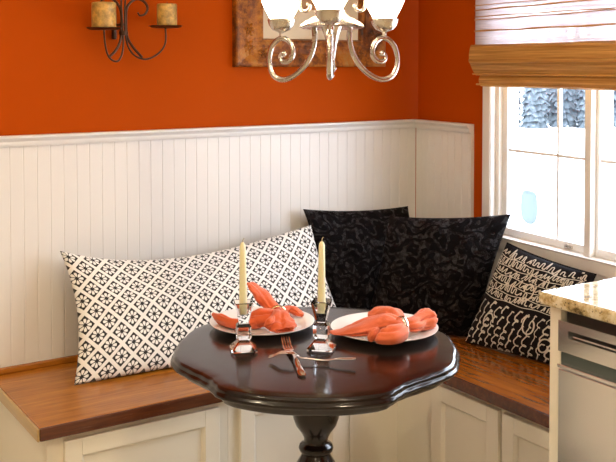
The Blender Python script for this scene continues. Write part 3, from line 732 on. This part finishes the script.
# ------------------------------------------------------------------ crystal candlesticks with tapers
def sq_loft(b, lev, ch=.18):
    rings = []
    for h, z in lev:
        c = h*ch
        pts = [(h-c, -h), (h, -h+c), (h, h-c), (h-c, h), (-h+c, h), (-h, h-c), (-h, -h+c), (-h+c, -h)]
        rings.append([b.verts.new((x, y, z)) for x, y in pts])
    for A, B in zip(rings[:-1], rings[1:]):
        for i in range(8): b.faces.new((A[i], A[(i+1) % 8], B[(i+1) % 8], B[i]))
    b.faces.new(rings[0][::-1]); b.faces.new(rings[-1])
def candlestick(loc, rz, label):
    t = thing('candlestick', loc, label, 'candlestick', 'crystal candlesticks', rz)
    b = NB(); sq_loft(b, [(.0335, 0), (.0345, .006), (.018, .024), (.013, .029)]); obj('base', b, M['crystal'], t, local=True)
    b = NB(); sq_loft(b, [(.014, .0292), (.0195, .036), (.0195, .066), (.014, .073)], .22); obj('stem_block', b, M['crystal'], t, local=True)
    b = NB(); rings = []
    for h, z in [(.012, .0732), (.014, .082), (.0245, .128), (.0225, .130), (.0115, .105), (.0113, .098)]:
        rings.append([b.verts.new((x*h, y*h, z)) for x, y in ((-1, -1), (1, -1), (1, 1), (-1, 1))])
    for A, B in zip(rings[:-1], rings[1:]):
        for i in range(4): b.faces.new((A[i], A[(i+1) % 4], B[(i+1) % 4], B[i]))
    b.faces.new(rings[0][::-1]); b.faces.new(rings[-1]); obj('candle_cup', b, M['crystal'], t, local=True)
    return t
c1 = PZ(243.5, 350.5, TZ); c1.z += .0003; c2 = PZ(321.5, 349, TZ); c2.z += .0003
ca = candlestick(c1, -YAW+.16, 'square crystal candlestick in front of the left plate')
cb = copy_tree(ca); cb.location = c2; cb.rotation_euler.z = -YAW-.22; tag(cb, 'square crystal candlestick between the two plates')
def taper(loc, tilt, label, L=.188):
    t = thing('taper_candle', loc+Vector((0, 0, .0985)), label, 'candle', 'cream taper candles')
    t.rotation_euler = (0, tilt, 0)
    b = NB(); lathe(b, [(0, 0), (.0098, 0), (.0105, .003), (.0108, .02), (.0092, L*.6), (.0080, L-.012), (.0065, L-.006), (.003, L-.001), (0, L)], n=24); obj('wax', b, M['taper'], t, smooth=True, local=True)
    b = NB(); tube(b, [(0, 0, L-.001), (.0012, 0, L+.006), (.0045, 0, L+.010)], .0011, 6); obj('wick', b, M['wick'], t, local=True); return t
ta = taper(c1, -.01, 'cream taper candle in the left crystal candlestick')
tb2 = copy_tree(ta); tb2.location = c2+Vector((0, 0, .0985)); tb2.rotation_euler = (0, .004, 0); tag(tb2, 'cream taper candle in the crystal candlestick between the plates')

# ------------------------------------------------------------------ forks
def fork_parts(label, loc, rot):
    t = thing('fork', (0, 0, 0), label, 'fork', 'crossed silver forks')
    zf = lambda x: interp([(0, .016), (.03, .003), (.05, .001), (.075, .012), (.12, .013), (.16, .006), (.195, .003)])(x)
    def slab(b, xs, wf, th=.0011, yo=lambda x: 0):
        prev = None
        for x in xs:
            w = wf(x); y = yo(x); z = zf(x)
            cur = [b.verts.new((x, y-w, z)), b.verts.new((x, y-w*.6, z+th)), b.verts.new((x, y+w*.6, z+th)), b.verts.new((x, y+w, z)), b.verts.new((x, y+w*.6, z-th)), b.verts.new((x, y-w*.6, z-th))]
            if prev:
                for i in range(6): b.faces.new((prev[i], prev[(i+1) % 6], cur[(i+1) % 6], cur[i]))
            else: b.faces.new(cur[::-1])
            prev = cur
        b.faces.new(prev)
    b = NB(); slab(b, [.040+i*.005 for i in range(9)], interp([(.04, .0125), (.055, .0118), (.068, .006), (.08, .0034)])); 
    hd = obj('head', b, M['silver'], t, smooth=True, local=True, angle=60)
    for k in range(4):
        yk = (k-1.5)*.0068; b = NB(); slab(b, [i*.005 for i in range(9)]+[.043], interp([(0, .0008), (.01, .0018), (.043, .0022)]), .0009, lambda x: yk); obj('tine', b, M['silver'], hd, smooth=True, local=True, angle=60)
    b = NB(); slab(b, [.078+i*.006 for i in range(20)], interp([(.078, .0034), (.11, .0036), (.15, .0065), (.18, .0098), (.19, .0085), (.192, .005)]), .0016); obj('handle', b, M['silver'], t, smooth=True, local=True, angle=60)
    t.location = loc; t.rotation_euler = rot; return t
f1a = PZ(285, 343, TZ); f1b = PZ(303, 377.5, TZ); a1 = math.atan2((f1b-f1a).y, (f1b-f1a).x)
f2a = PZ(269, 361, TZ); f2b = PZ(356, 365.5, TZ); a2 = math.atan2((f2b-f2a).y, (f2b-f2a).x)
print('fork lens', (f1b-f1a).length, (f2b-f2a).length)
fa = fork_parts('silver fork lying tines up, pointing away towards the cushions', f1a+Vector((0, 0, .0012)), (0, 0, a1))
s1_ = (f1b-f1a).length/.192; fa.scale = (s1_, 1, 1)
fb = copy_tree(fa); fb.location = f2a+Vector((0, 0, .0285)); fb.rotation_euler = (PI, .035, a2); s2_ = (f2b-f2a).length/.192; fb.scale = (s2_, 1, 1.1)
tag(fb, 'silver fork lying face down across the other fork, handle to the right')

# ------------------------------------------------------------------ counter and dishwasher
CXF = -.79; CTZ = .912
cc = PZ(537, 291, CTZ); print('counter corner', cc)
cx0 = cc.x; cy0 = cc.y
b = NB()
xr = lambda y: WA(-y/.9966, .002, 0).x
prism(b, [(cx0, cy0), (cx0, -3.35), (xr(-3.35), -3.35), (xr(cy0), cy0)], CTZ-.034, CTZ)
o = obj('countertop', b, M['granite'], bevel=.010, seg=4); tag(o, 'speckled cream granite countertop at the right edge of the photo', 'countertop')
fx = cx0+.028
yA = PX(550, 320, fx).y; yB = PX(560.5, 340, fx).y
print('end panel', yA, yB, fx)
t = thing('base_cabinet', ((fx+.3), yA-.02, 0), 'narrow cream cabinet end panel beside the dishwasher, facing the bench', 'cabinet')
b = NB(); box(b, fx, FXR-.0175, yB, yA, 0, CTZ-.0345); obj('end_panel', b, M['cab'], t, bevel=.002)
b = NB(); prism(b, [(FXR-.0175, yB), (xr(yB)-.01, yB), (xr(yA)-.01, yA), (FXR-.0175, yA)], SZ+.0005, CTZ-.0345); obj('rear_panel', b, M['cab'], t)
DWW = .60
dw = thing('dishwasher', (fx+.28, yB-.3, 0), 'stainless steel dishwasher under the granite counter', 'dishwasher')
yc = yB-.003; ye = yc-DWW; bx = FXR-.02
def zf(px, py, x=fx): return PX(px, py, x).z
z_ct, z_cb = zf(561.7, 319), zf(561, 349.5); z_g = zf(561, 362); z_d = zf(561, 366)
print('dw z', z_ct, z_cb, z_g, z_d)
b = NB(); box(b, fx+.02, bx, ye, yc, .09, CTZ-.036); obj('tub', b, M['dark'], dw)
# control panel with a pocket
hz0, hz1 = zf(572, 338), zf(572, 330.5); hy0 = PX(571.5, 334, fx).y; hy1 = hy0-.30
b = NB(); o0, o1 = fx-.012, fx+.019
box(b, o0, o1, hy0, yc, z_cb, z_ct); box(b, o0, o1, ye, hy1, z_cb, z_ct); box(b, o0, o1, hy1, hy0, z_cb, hz0); box(b, o0, o1, hy1, hy0, hz1, z_ct)
obj('control_panel', b, M['steel'], dw)
b = NB(); box(b, o0+.016, o1-.0005, hy1, hy0, hz0, hz1); obj('handle_recess', b, M['dark'], dw)
b = NB(); box(b, o0+.003, o0+.009, hy1+.003, hy0-.012, hz0+.004, hz0+.008); obj('handle_bar', b, M['steel'], dw, bevel=.001)
b = NB(); box(b, o0+.012, o1, ye, yc, z_g, z_cb-.0003); obj('vent_strip', b, M['grey'], dw)
b = NB(); box(b, o0-.004, o1, ye, yc, z_d, z_g-.0003); obj('door_lip', b, M['steel'], dw, bevel=.002)
b = NB(); box(b, o0, o1, ye, yc, .10, z_d-.003); obj('door', b, M['steel'], dw, bevel=.003)
b = NB(); box(b, fx+.05, fx+.06, ye, yc, .005, .088); obj('toe_kick', b, M['dark'], dw)
t = thing('base_cabinet', (fx+.28, ye-.35, 0), 'cream base cabinet hidden past the dishwasher', 'cabinet')
b = NB(); prism(b, [(fx, -3.34), (xr(-3.34)-.01, -3.34), (xr(ye)-.01, ye-.003), (fx, ye-.003)], 0, CTZ-.0345); obj('carcass', b, M['cab'], t)

# ------------------------------------------------------------------ bamboo roman shade
SO = .055
sL, zt = SA(475.5, 45, SO+.0); sB, zb = SA(471.5, 78, SO+.040); sL -= .004; _, zbb = SA(480, 89, SO+.022); zb += .010; zbb += .010; sB += .006
print('shade', sL, zt, sB, zb, zbb)
S1 = 2.50
sh = thing('bamboo_shade', WA(1.4, SO, zbb), 'woven bamboo roman shade with stacked folds over the window', 'window shade')
b = NB(); wbox(b, sL+.002, S1, SO-.002, SO, zt-.03, 2.36); obj('woven_panel', b, M['sheer'], sh)
# reeds across the sheer panel
for y0_, rr, dz_ in ((31, .0032, .0), (20, .0022, .004), (16.5, .0022, -.003), (10, .0028, .004), (45.5, .002, .002)):
    s0_, zz = SA(478, y0_, SO+.004)
    b = NB(); pts = [WA(sL+.001+(S1-sL)*i/24, SO+.003, zz+dz_*i/8+.0012*math.sin(i*1.7+y0_)) for i in range(25)]
    tube(b, pts, lambda t: rr*(1+.25*math.sin(t*50+y0_)), 7); obj('reed', b, M['reed'], sh, smooth=True)
for k in range(14):
    zz = 1.735+k*.045+random.uniform(-.012, .012); rr = random.choice((.002, .003)); b = NB()
    tube(b, [WA(sL+.001+(S1-sL)*i/12, SO+.003, zz+.001*math.sin(i*2+k)) for i in range(13)], rr, 6); obj('reed', b, M['reed'], sh, smooth=True)
# folded stack: bulging layers
def fold(z0, z1, s0_top, s0_bot, depth, name, k=14, o=0):
    b = NB(); rows = []
    for i in range(k+1):
        t = i/k; z = z0+(z1-z0)*t
        d = depth*math.sin(PI*(t*.72+.14))**.8
        rows.append((z, SO+.004+o+d, s0_bot+(s0_top-s0_bot)*t))
    A = [[b.verts.new(WA(s, of, z)) for s in (s0, S1)] for z, of, s0 in rows]; Bk = [[b.verts.new(WA(s, SO+.001+o, z)) for s in (s0, S1)] for z, of, s0 in rows]
    for i in range(k):
        b.faces.new((A[i][0], A[i][1], A[i+1][1], A[i+1][0])); b.faces.new((Bk[i][0], Bk[i+1][0], Bk[i+1][1], Bk[i][1]))
        b.faces.new((A[i][0], A[i+1][0], Bk[i+1][0], Bk[i][0])); b.faces.new((A[i][1], Bk[i][1], Bk[i+1][1], A[i+1][1]))
    b.faces.new((A[0][0], Bk[0][0], Bk[0][1], A[0][1])); b.faces.new((A[-1][0], A[-1][1], Bk[-1][1], Bk[-1][0]))
    return obj(name, b, M['bamboo'], sh, smooth=True, angle=60)
fold(zb, zt, sL+.006, sB, .040, 'fold')
fold(zb+.030, zt-.045, sL+.010, sB+.006, .044, 'fold', o=.002)
fold(zbb, zb+.004, sB+.02, sB+.02, .022, 'fold')
for zz, of in ((zb+.006, .040), (zb+.052, .056), (zbb+.008, .022), (zt-.012, .03)):
    b = NB(); tube(b, [WA(sB+.002+(S1-sB)*i/16, SO+of, zz+.001*math.sin(i*2.1)) for i in range(17)], lambda t: .0035*(1+.3*(math.sin(t*61) > .96)), 8); obj('reed', b, M['reed'], sh, smooth=True)

# ------------------------------------------------------------------ framed picture
FY = .0135
fp0 = PY(236, 67, FY-.03); fp1 = PY(385.5, 63.5, FY-.03); m0 = PY(264, 38.5, FY-.02); m1 = PY(365, 38, FY-.02)
fz = fp0.z; mz = m0.z; fx0, fx1 = fp0.x, fp1.x; mx0, mx1 = m0.x, m1.x; fz1 = fz+.62; mz1 = fz1-(mz-fz)
print('picture', fx0, fx1, fz, mx0, mx1, mz)
pic = thing('framed_picture', ((fx0+fx1)/2, FY-.002, fz), 'square picture with a cream mat in a wide carved bronze-brown frame', 'picture')
def fprof(b, A, B, inw):
    # A,B outer corner points (x,z) ; mitred moulding; profile (w from outer edge, protrusion)
    pass
b = NB()
wv_ = mx0-fx0; hv_ = mz-fz
prof = [(0, 0), (0, .030), (.006, .036), (.020, .034), (.060, .024), (.095, .022), (.108, .028), (.118, .026), (.1245, .012), (.1245, 0)]
prof = [(w/.1245, o) for w, o in prof]
cor = []
for w, o in prof:
    cor.append([b.verts.new((fx0+w*wv_, FY-o, fz+w*hv_)), b.verts.new((fx1-w*wv_, FY-o, fz+w*hv_)), b.verts.new((fx1-w*wv_, FY-o, fz1-w*hv_)), b.verts.new((fx0+w*wv_, FY-o, fz1-w*hv_))])
for A, B in zip(cor[:-1], cor[1:]):
    for i in range(4): b.faces.new((A[i], A[(i+1) % 4], B[(i+1) % 4], B[i]))
obj('frame', b, M['gilt'], pic)
def rosette(cx, cz, R, nm='carved_flower'):
    b = NB()
    for lay, (rr, npet, d) in enumerate(((R, 7, .0), (R*.62, 5, .004))):
        for k in range(npet):
            a = 2*PI*k/npet+lay*.4; c = Vector((cx+math.cos(a)*rr*.62, FY-.024-d, cz+math.sin(a)*rr*.62))
            Mx = Matrix.Translation(c) @ Matrix.Rotation(-a, 4, 'Y') @ Matrix.Diagonal((rr*.42, .007, rr*.26, 1))
            bmesh.ops.create_uvsphere(b, u_segments=10, v_segments=6, radius=1, matrix=Mx)
    bmesh.ops.create_uvsphere(b, u_segments=10, v_segments=6, radius=R*.2, matrix=Matrix.Translation((cx, FY-.030, cz)))
    obj(nm, b, M['gilt'], pic, smooth=True, angle=180)
for cx, cz, R in ((fx0+.055, fz+.075, .036), (fx0+.058, fz+.145, .030), (fx0+.125, fz+.05, .028), (fx1-.06, fz+.055, .034), (fx1-.13, fz+.05, .026), (fx1-.06, fz+.13, .028), (fx0+.06, fz1-.06, .034), (fx1-.06, fz1-.06, .034)): rosette(cx, cz, R)
b = NB(); box(b, mx0-.004, mx1+.004, FY-.010, FY-.003, mz-.004, mz1+.004); obj('mat_board', b, M['mat'], pic)
b = NB(); box(b, mx0+.10, mx1-.10, FY-.0115, FY-.0101, mz+.12, mz1-.10); obj('print', b, M['art'], pic)

# ------------------------------------------------------------------ wall sconce
SYP = -.085
def Q(px, py, y=SYP): return PY(px, py, y)
sn = thing('candle_sconce', Q(123, 60)+Vector((0, .08, -.01)), 'dark iron scroll sconce with two candle cups on the orange wall', 'sconce')
def strand(pts, r, name, y0=SYP, taper_=0):
    P = smooth_path([Q(a, c, y0) for a, c in pts], 6); b = NB(); tube(b, P, lambda t: r*(1-taper_*max(0, t-.7)/.3), 10); return obj(name, b, M['iron'], sn, smooth=True)
rW = .0042
strand([(104, 29.8), (105, 43), (107.5, 54), (112, 60), (118, 61), (122, 54), (123.3, 42), (122.6, 25), (121.5, 8), (121, -10), (119, -30)], rW*.8, 'arm')
strand([(165.5, 27.9), (165.5, 42), (161, 51), (152, 57.5), (143, 59), (133, 54), (127, 43), (125, 26), (125, 8), (126, -10), (127, -30)], rW*.8, 'arm')
strand([(108.5, 57.5), (116, 50), (120.5, 40), (121.5, 27), (121, 12), (117, 3), (110, -2), (103, -1), (99.5, 4)], rW*1.1, 'scroll', SYP+.004, .4)
strand([(142, 57.5), (133, 47), (127.3, 37), (126, 24), (126.5, 10), (130, 3), (137, -1), (144.5, 2), (147.5, 8), (145, 14), (140, 15.5), (137.8, 12.5)], rW*1.1, 'scroll', SYP+.004, .4)
b = NB(); q0, q1 = Q(123.6, 44, SYP), Q(123.6, 22, SYP)
bc = (q0+q1)/2; box(b, bc.x-.007, bc.x+.007, -.006, .013, bc.z-.02, bc.z+.07); obj('wall_plate', b, M['iron'], sn, bevel=.003)
b = NB(); tube(b, [Vector((bc.x, -.004, bc.z+.03)), Vector((bc.x, SYP+.006, bc.z+.03))], .005, 10); obj('standoff', b, M['iron'], sn, smooth=True)
b = NB(); lathe(b, [(.014, -.008), (.016, 0), (.014, .008), (.006, .008), (.006, -.008)], bc+Vector((0, SYP-bc.y, 0)), 20, closed=True); obj('collar', b, M['iron'], sn, smooth=True)
for i, (pl, pr_, pyy, ca0, ca1, ct) in enumerate(((87, 120, 29.7, 92, 117, 3.5), (147.5, 183, 27.8, 157.5, 178, 4.5))):
    cxp = (ca0+ca1)/2; c = Q(165.5 if i else 104, pyy); R = (Q(pr_, pyy)-Q(pl, pyy)).length/2; R = .060
    b = NB(); lathe(b, [(0, 0), (R*.8, 0), (R, .006), (R-.001, .008), (R*.8, .003), (0, .003)], c, 36); obj('candle_plate', b, M['iron'], sn, smooth=True)
    Rc = .042 if i == 0 else .036; hc = .091 if i == 0 else .083
    cb_ = c+Vector((.0 if i == 0 else .006, 0, .0032))
    tc = thing('pillar_candle', cb_, ('mottled gold pillar candle on the left cup of the wall sconce', 'mottled gold pillar candle on the right cup of the wall sconce')[i], 'candle', 'sconce pillar candles')
    b = NB(); lathe(b, [(0, 0), (Rc, 0), (Rc, hc-.003), (Rc-.003, hc), (Rc*.5, hc-.003), (0, hc-.004)], cb_, 36); obj('wax', b, M['pillar'], tc, smooth=True)
    b = NB(); tube(b, [cb_+Vector((0, 0, hc-.004)), cb_+Vector((.001, 0, hc+.008))], .001, 6); obj('wick', b, M['dark'], tc)

# ------------------------------------------------------------------ chandelier
CDp = 2.25; cc0 = PDp(331.8, 65, CDp); cc0.z = 1.5; KP = CDp/F; KS = KP*1.03
ch = thing('chandelier', Vector((cc0.x, cc0.y, 1.5)), 'brushed nickel chandelier with three glowing white glass shades over the table', 'chandelier')
tiltA = math.radians(2.3)
tilt = Matrix.Translation(cc0) @ Matrix.Rotation(tiltA, 4, Vector((RT.x, RT.y, 0))*-1) @ Matrix.Translation(-cc0)
def cobj(name, b, m, parent=ch, **k):
    bmesh.ops.transform(b, matrix=tilt, verts=b.verts); return obj(name, b, m, parent, **k)
zc = lambda y: 1.5+(65-y)*KP
zs = lambda y: 1.5+(65-y)*KS
zq = lambda y: zs(y-2.6)
ck = lambda r, y: (r*KP, zc(y)-1.5)
b = NB(); lathe(b, [(0, zc(79)-1.5), ck(1.5, 78), ck(2.6, 75.5), ck(1.6, 73), ck(3.6, 70.5), ck(5, 68.5), ck(3.6, 66.5), ck(3.2, 64), ck(3.8, 56), ck(5, 46), ck(7.5, 36), ck(10, 29), ck(11, 27)], cc0, 28); cobj('column', b, M['nickel'], smooth=True)
b = NB(); lathe(b, [ck(11, 27), ck(31, 28), ck(32.5, 27), ck(32, 25.5), ck(27, 21.5), ck(19, 17), ck(14, 13), ck(11, 7), ck(6, 2), ck(4, -6), ck(7, -12), ck(4.5, -18), ck(3, -40), ck(5, -44), ck(3, -48), ck(3, -120), ck(0, -120)], cc0, 40); cobj('centre_dish', b, M['nickel'], smooth=True, angle=50)
b = NB(); tube(b, [Vector((cc0.x, cc0.y, zc(-119))), Vector((cc0.x, cc0.y, ZC-.03))], .005, 10); obj('down_rod', b, M['nickel'], ch, smooth=True)
b = NB(); lathe(b, [(0, 0), (.065, 0), (.06, -.015), (.03, -.03), (0, -.032)], (cc0.x, cc0.y, ZC-.0005), 32); obj('ceiling_canopy', b, M['nickel'], ch, smooth=True)
armpx = [(312.5, 28), (313.3, 40), (310, 54), (303, 66), (293, 75), (281.5, 79.5), (272, 76.5), (267, 68), (265.8, 57), (268.5, 46), (274.5, 39.5), (281, 38), (287, 41.5), (290.5, 49), (290, 56.5), (286, 61), (281, 61.5), (277.8, 58.5), (278.2, 54.5), (281, 53.5)]
lights = []
for k in range(3):
    az = -PI/2+k*2*PI/3 - .056     # first arm points at the camera
    dr = RT*math.cos(az)+DP*math.sin(az)
    P = smooth_path([cc0+dr*((330.3-a)*KS/.866)+Vector((0, 0, zs(c-1)-1.5)) for a, c in armpx], 5)
    b = NB(); tube(b, P, lambda t: .0066 if t < .75 else .0066-.002*(t-.75)/.25, 12)
    bmesh.ops.create_uvsphere(b, u_segments=12, v_segments=8, radius=.0075, matrix=Matrix.Translation(P[-1])); arm = cobj('arm', b, M['nickel'], smooth=True)
    cr = cc0+dr*((330.3-278.6)*KS/.866)
    z0 = zs(38)-1.5
    b = NB(); lathe(b, [(0, z0), (.005, z0), (.005, zq(34)-1.5), (.010, zq(33)-1.5), (.022, zq(31)-1.5), (.031, zq(26)-1.5), (.0345, zq(20.8)-1.5), (.0335, zq(20.6)-1.5), (.029, zq(24)-1.5), (0, zq(27)-1.5)], cr, 32); cobj('shade_cup', b, M['nickel'], smooth=True)
    b = NB(); pr = [(9.5, 23.5), (12.5, 17.5), (16.3, 10.5), (19.5, 3), (21.6, -8), (22.4, -20), (22, -32), (21, -42)]
    pp = [(r_*KS, zq(y)-1.5) for r_, y in pr]
    lathe(b, pp+[(r_-.003, z) for r_, z in pp[::-1]]+[(0, pp[0][1]+.002)], cr, 36)
    cobj('glass_shade', b, M['opal'], smooth=True)
    lights.append(tilt @ (cr+Vector((0, 0, zs(-25)-1.5))))
    # small upper scroll above the dish
    az2 = az+PI/3*0; d2 = RT*math.cos(az2)+DP*math.sin(az2)
    if k:
        up_ = [(322, -20), (316, -12), (309, -8), (303, -6), (298.5, -1), (298, 6), (302, 11), (307, 10), (308.5, 6), (305.5, 4)]
        P = smooth_path([cc0+d2*((330.3-a)*KS/.866)+Vector((0, 0, zs(c)-1.5)) for a, c in up_], 5)
        b = NB(); tube(b, P, .0042, 10); cobj('upper_scroll', b, M['nickel'], smooth=True)

# ------------------------------------------------------------------ lights
def light(name, kind, loc, energy, col, size=.1, rot=None, **k):
    l = bpy.data.lights.new(name, kind); l.energy = energy; l.color = col
    if kind == 'AREA':
        l.shape = k.get('shape', 'DISK'); l.size = size
        if 'size_y' in k: l.size_y = k['size_y']
    else: l.shadow_soft_size = size
    if kind == 'SPOT': l.spot_size = k['spot']; l.spot_blend = .6
    o = bpy.data.objects.new(name, l); COL.objects.link(o); o.location = loc
    if rot is not None: o.rotation_euler = rot
    return o
for i, p in enumerate(lights): light('chandelier_bulb', 'POINT', p, 5.0, (1, .80, .55), .03)
dl = ['recessed downlight above the left end of the bench', 'recessed downlight left of the camera', 'recessed downlight right of the camera', 'recessed downlight behind the camera, left', 'recessed downlight behind the camera, right']
for i, (x, y, e) in enumerate(((-2.9, -1.35, 20), (-3.7, -2.5, 26), (-1.7, -2.9, 22), (-3.8, -4.4, 22), (-1.9, -4.5, 20))):
    t = thing('recessed_downlight', (x, y, ZC-.012), dl[i], 'ceiling light', 'recessed downlights')
    b = NB(); lathe(b, [(.055, 0), (.075, 0), (.078, .011), (.055, .011)], (x, y, ZC-.012), 32, closed=True); obj('rim', b, M['white'], t, smooth=True)
    b = NB(); lathe(b, [(0, .004), (.055, .004), (.055, .008), (0, .008)], (x, y, ZC-.012), 32); obj('diffuser', b, M['lampdisc'], t)
    light('downlight_lamp', 'AREA', (x, y, ZC-.014), e, (1, .82, .55), .11)
po = light('window_portal', 'AREA', WA((OS0+OS1)/2, -.16, (OZ0+OZ1)/2), 10, (1, 1, 1), OS1-OS0, shape='RECTANGLE', size_y=OZ1-OZ0)
po.matrix_world = Matrix(((WD.x, 0, -WN.x, po.location.x), (WD.y, 0, -WN.y, po.location.y), (0, 1, 0, po.location.z), (0, 0, 0, 1)))
po.data.cycles.is_portal = True
w = bpy.data.worlds.new('overcast_sky'); sc.world = w; w.use_nodes = True; nt = w.node_tree; nt.nodes.clear()
bg = nt.nodes.new('ShaderNodeBackground'); wo = nt.nodes.new('ShaderNodeOutputWorld'); nt.links.new(bg.outputs[0], wo.inputs[0])
tc = nt.nodes.new('ShaderNodeTexCoord'); nz = nt.nodes.new('ShaderNodeTexNoise'); nz.inputs['Scale'].default_value = 1.6; nt.links.new(tc.outputs['Generated'], nz.inputs['Vector'])
rp = nt.nodes.new('ShaderNodeValToRGB'); rp.color_ramp.elements[0].color = (.70, .82, 1, 1); rp.color_ramp.elements[1].color = (.92, .96, 1, 1); nt.links.new(nz.outputs[0], rp.inputs[0]); nt.links.new(rp.outputs[0], bg.inputs[0])
bg.inputs[1].default_value = 15.0
sc.view_settings.view_transform = 'Standard'; sc.view_settings.look = 'None'; sc.view_settings.gamma = 1; sc.view_settings.use_curve_mapping = False
sc.view_settings.exposure = -0.1
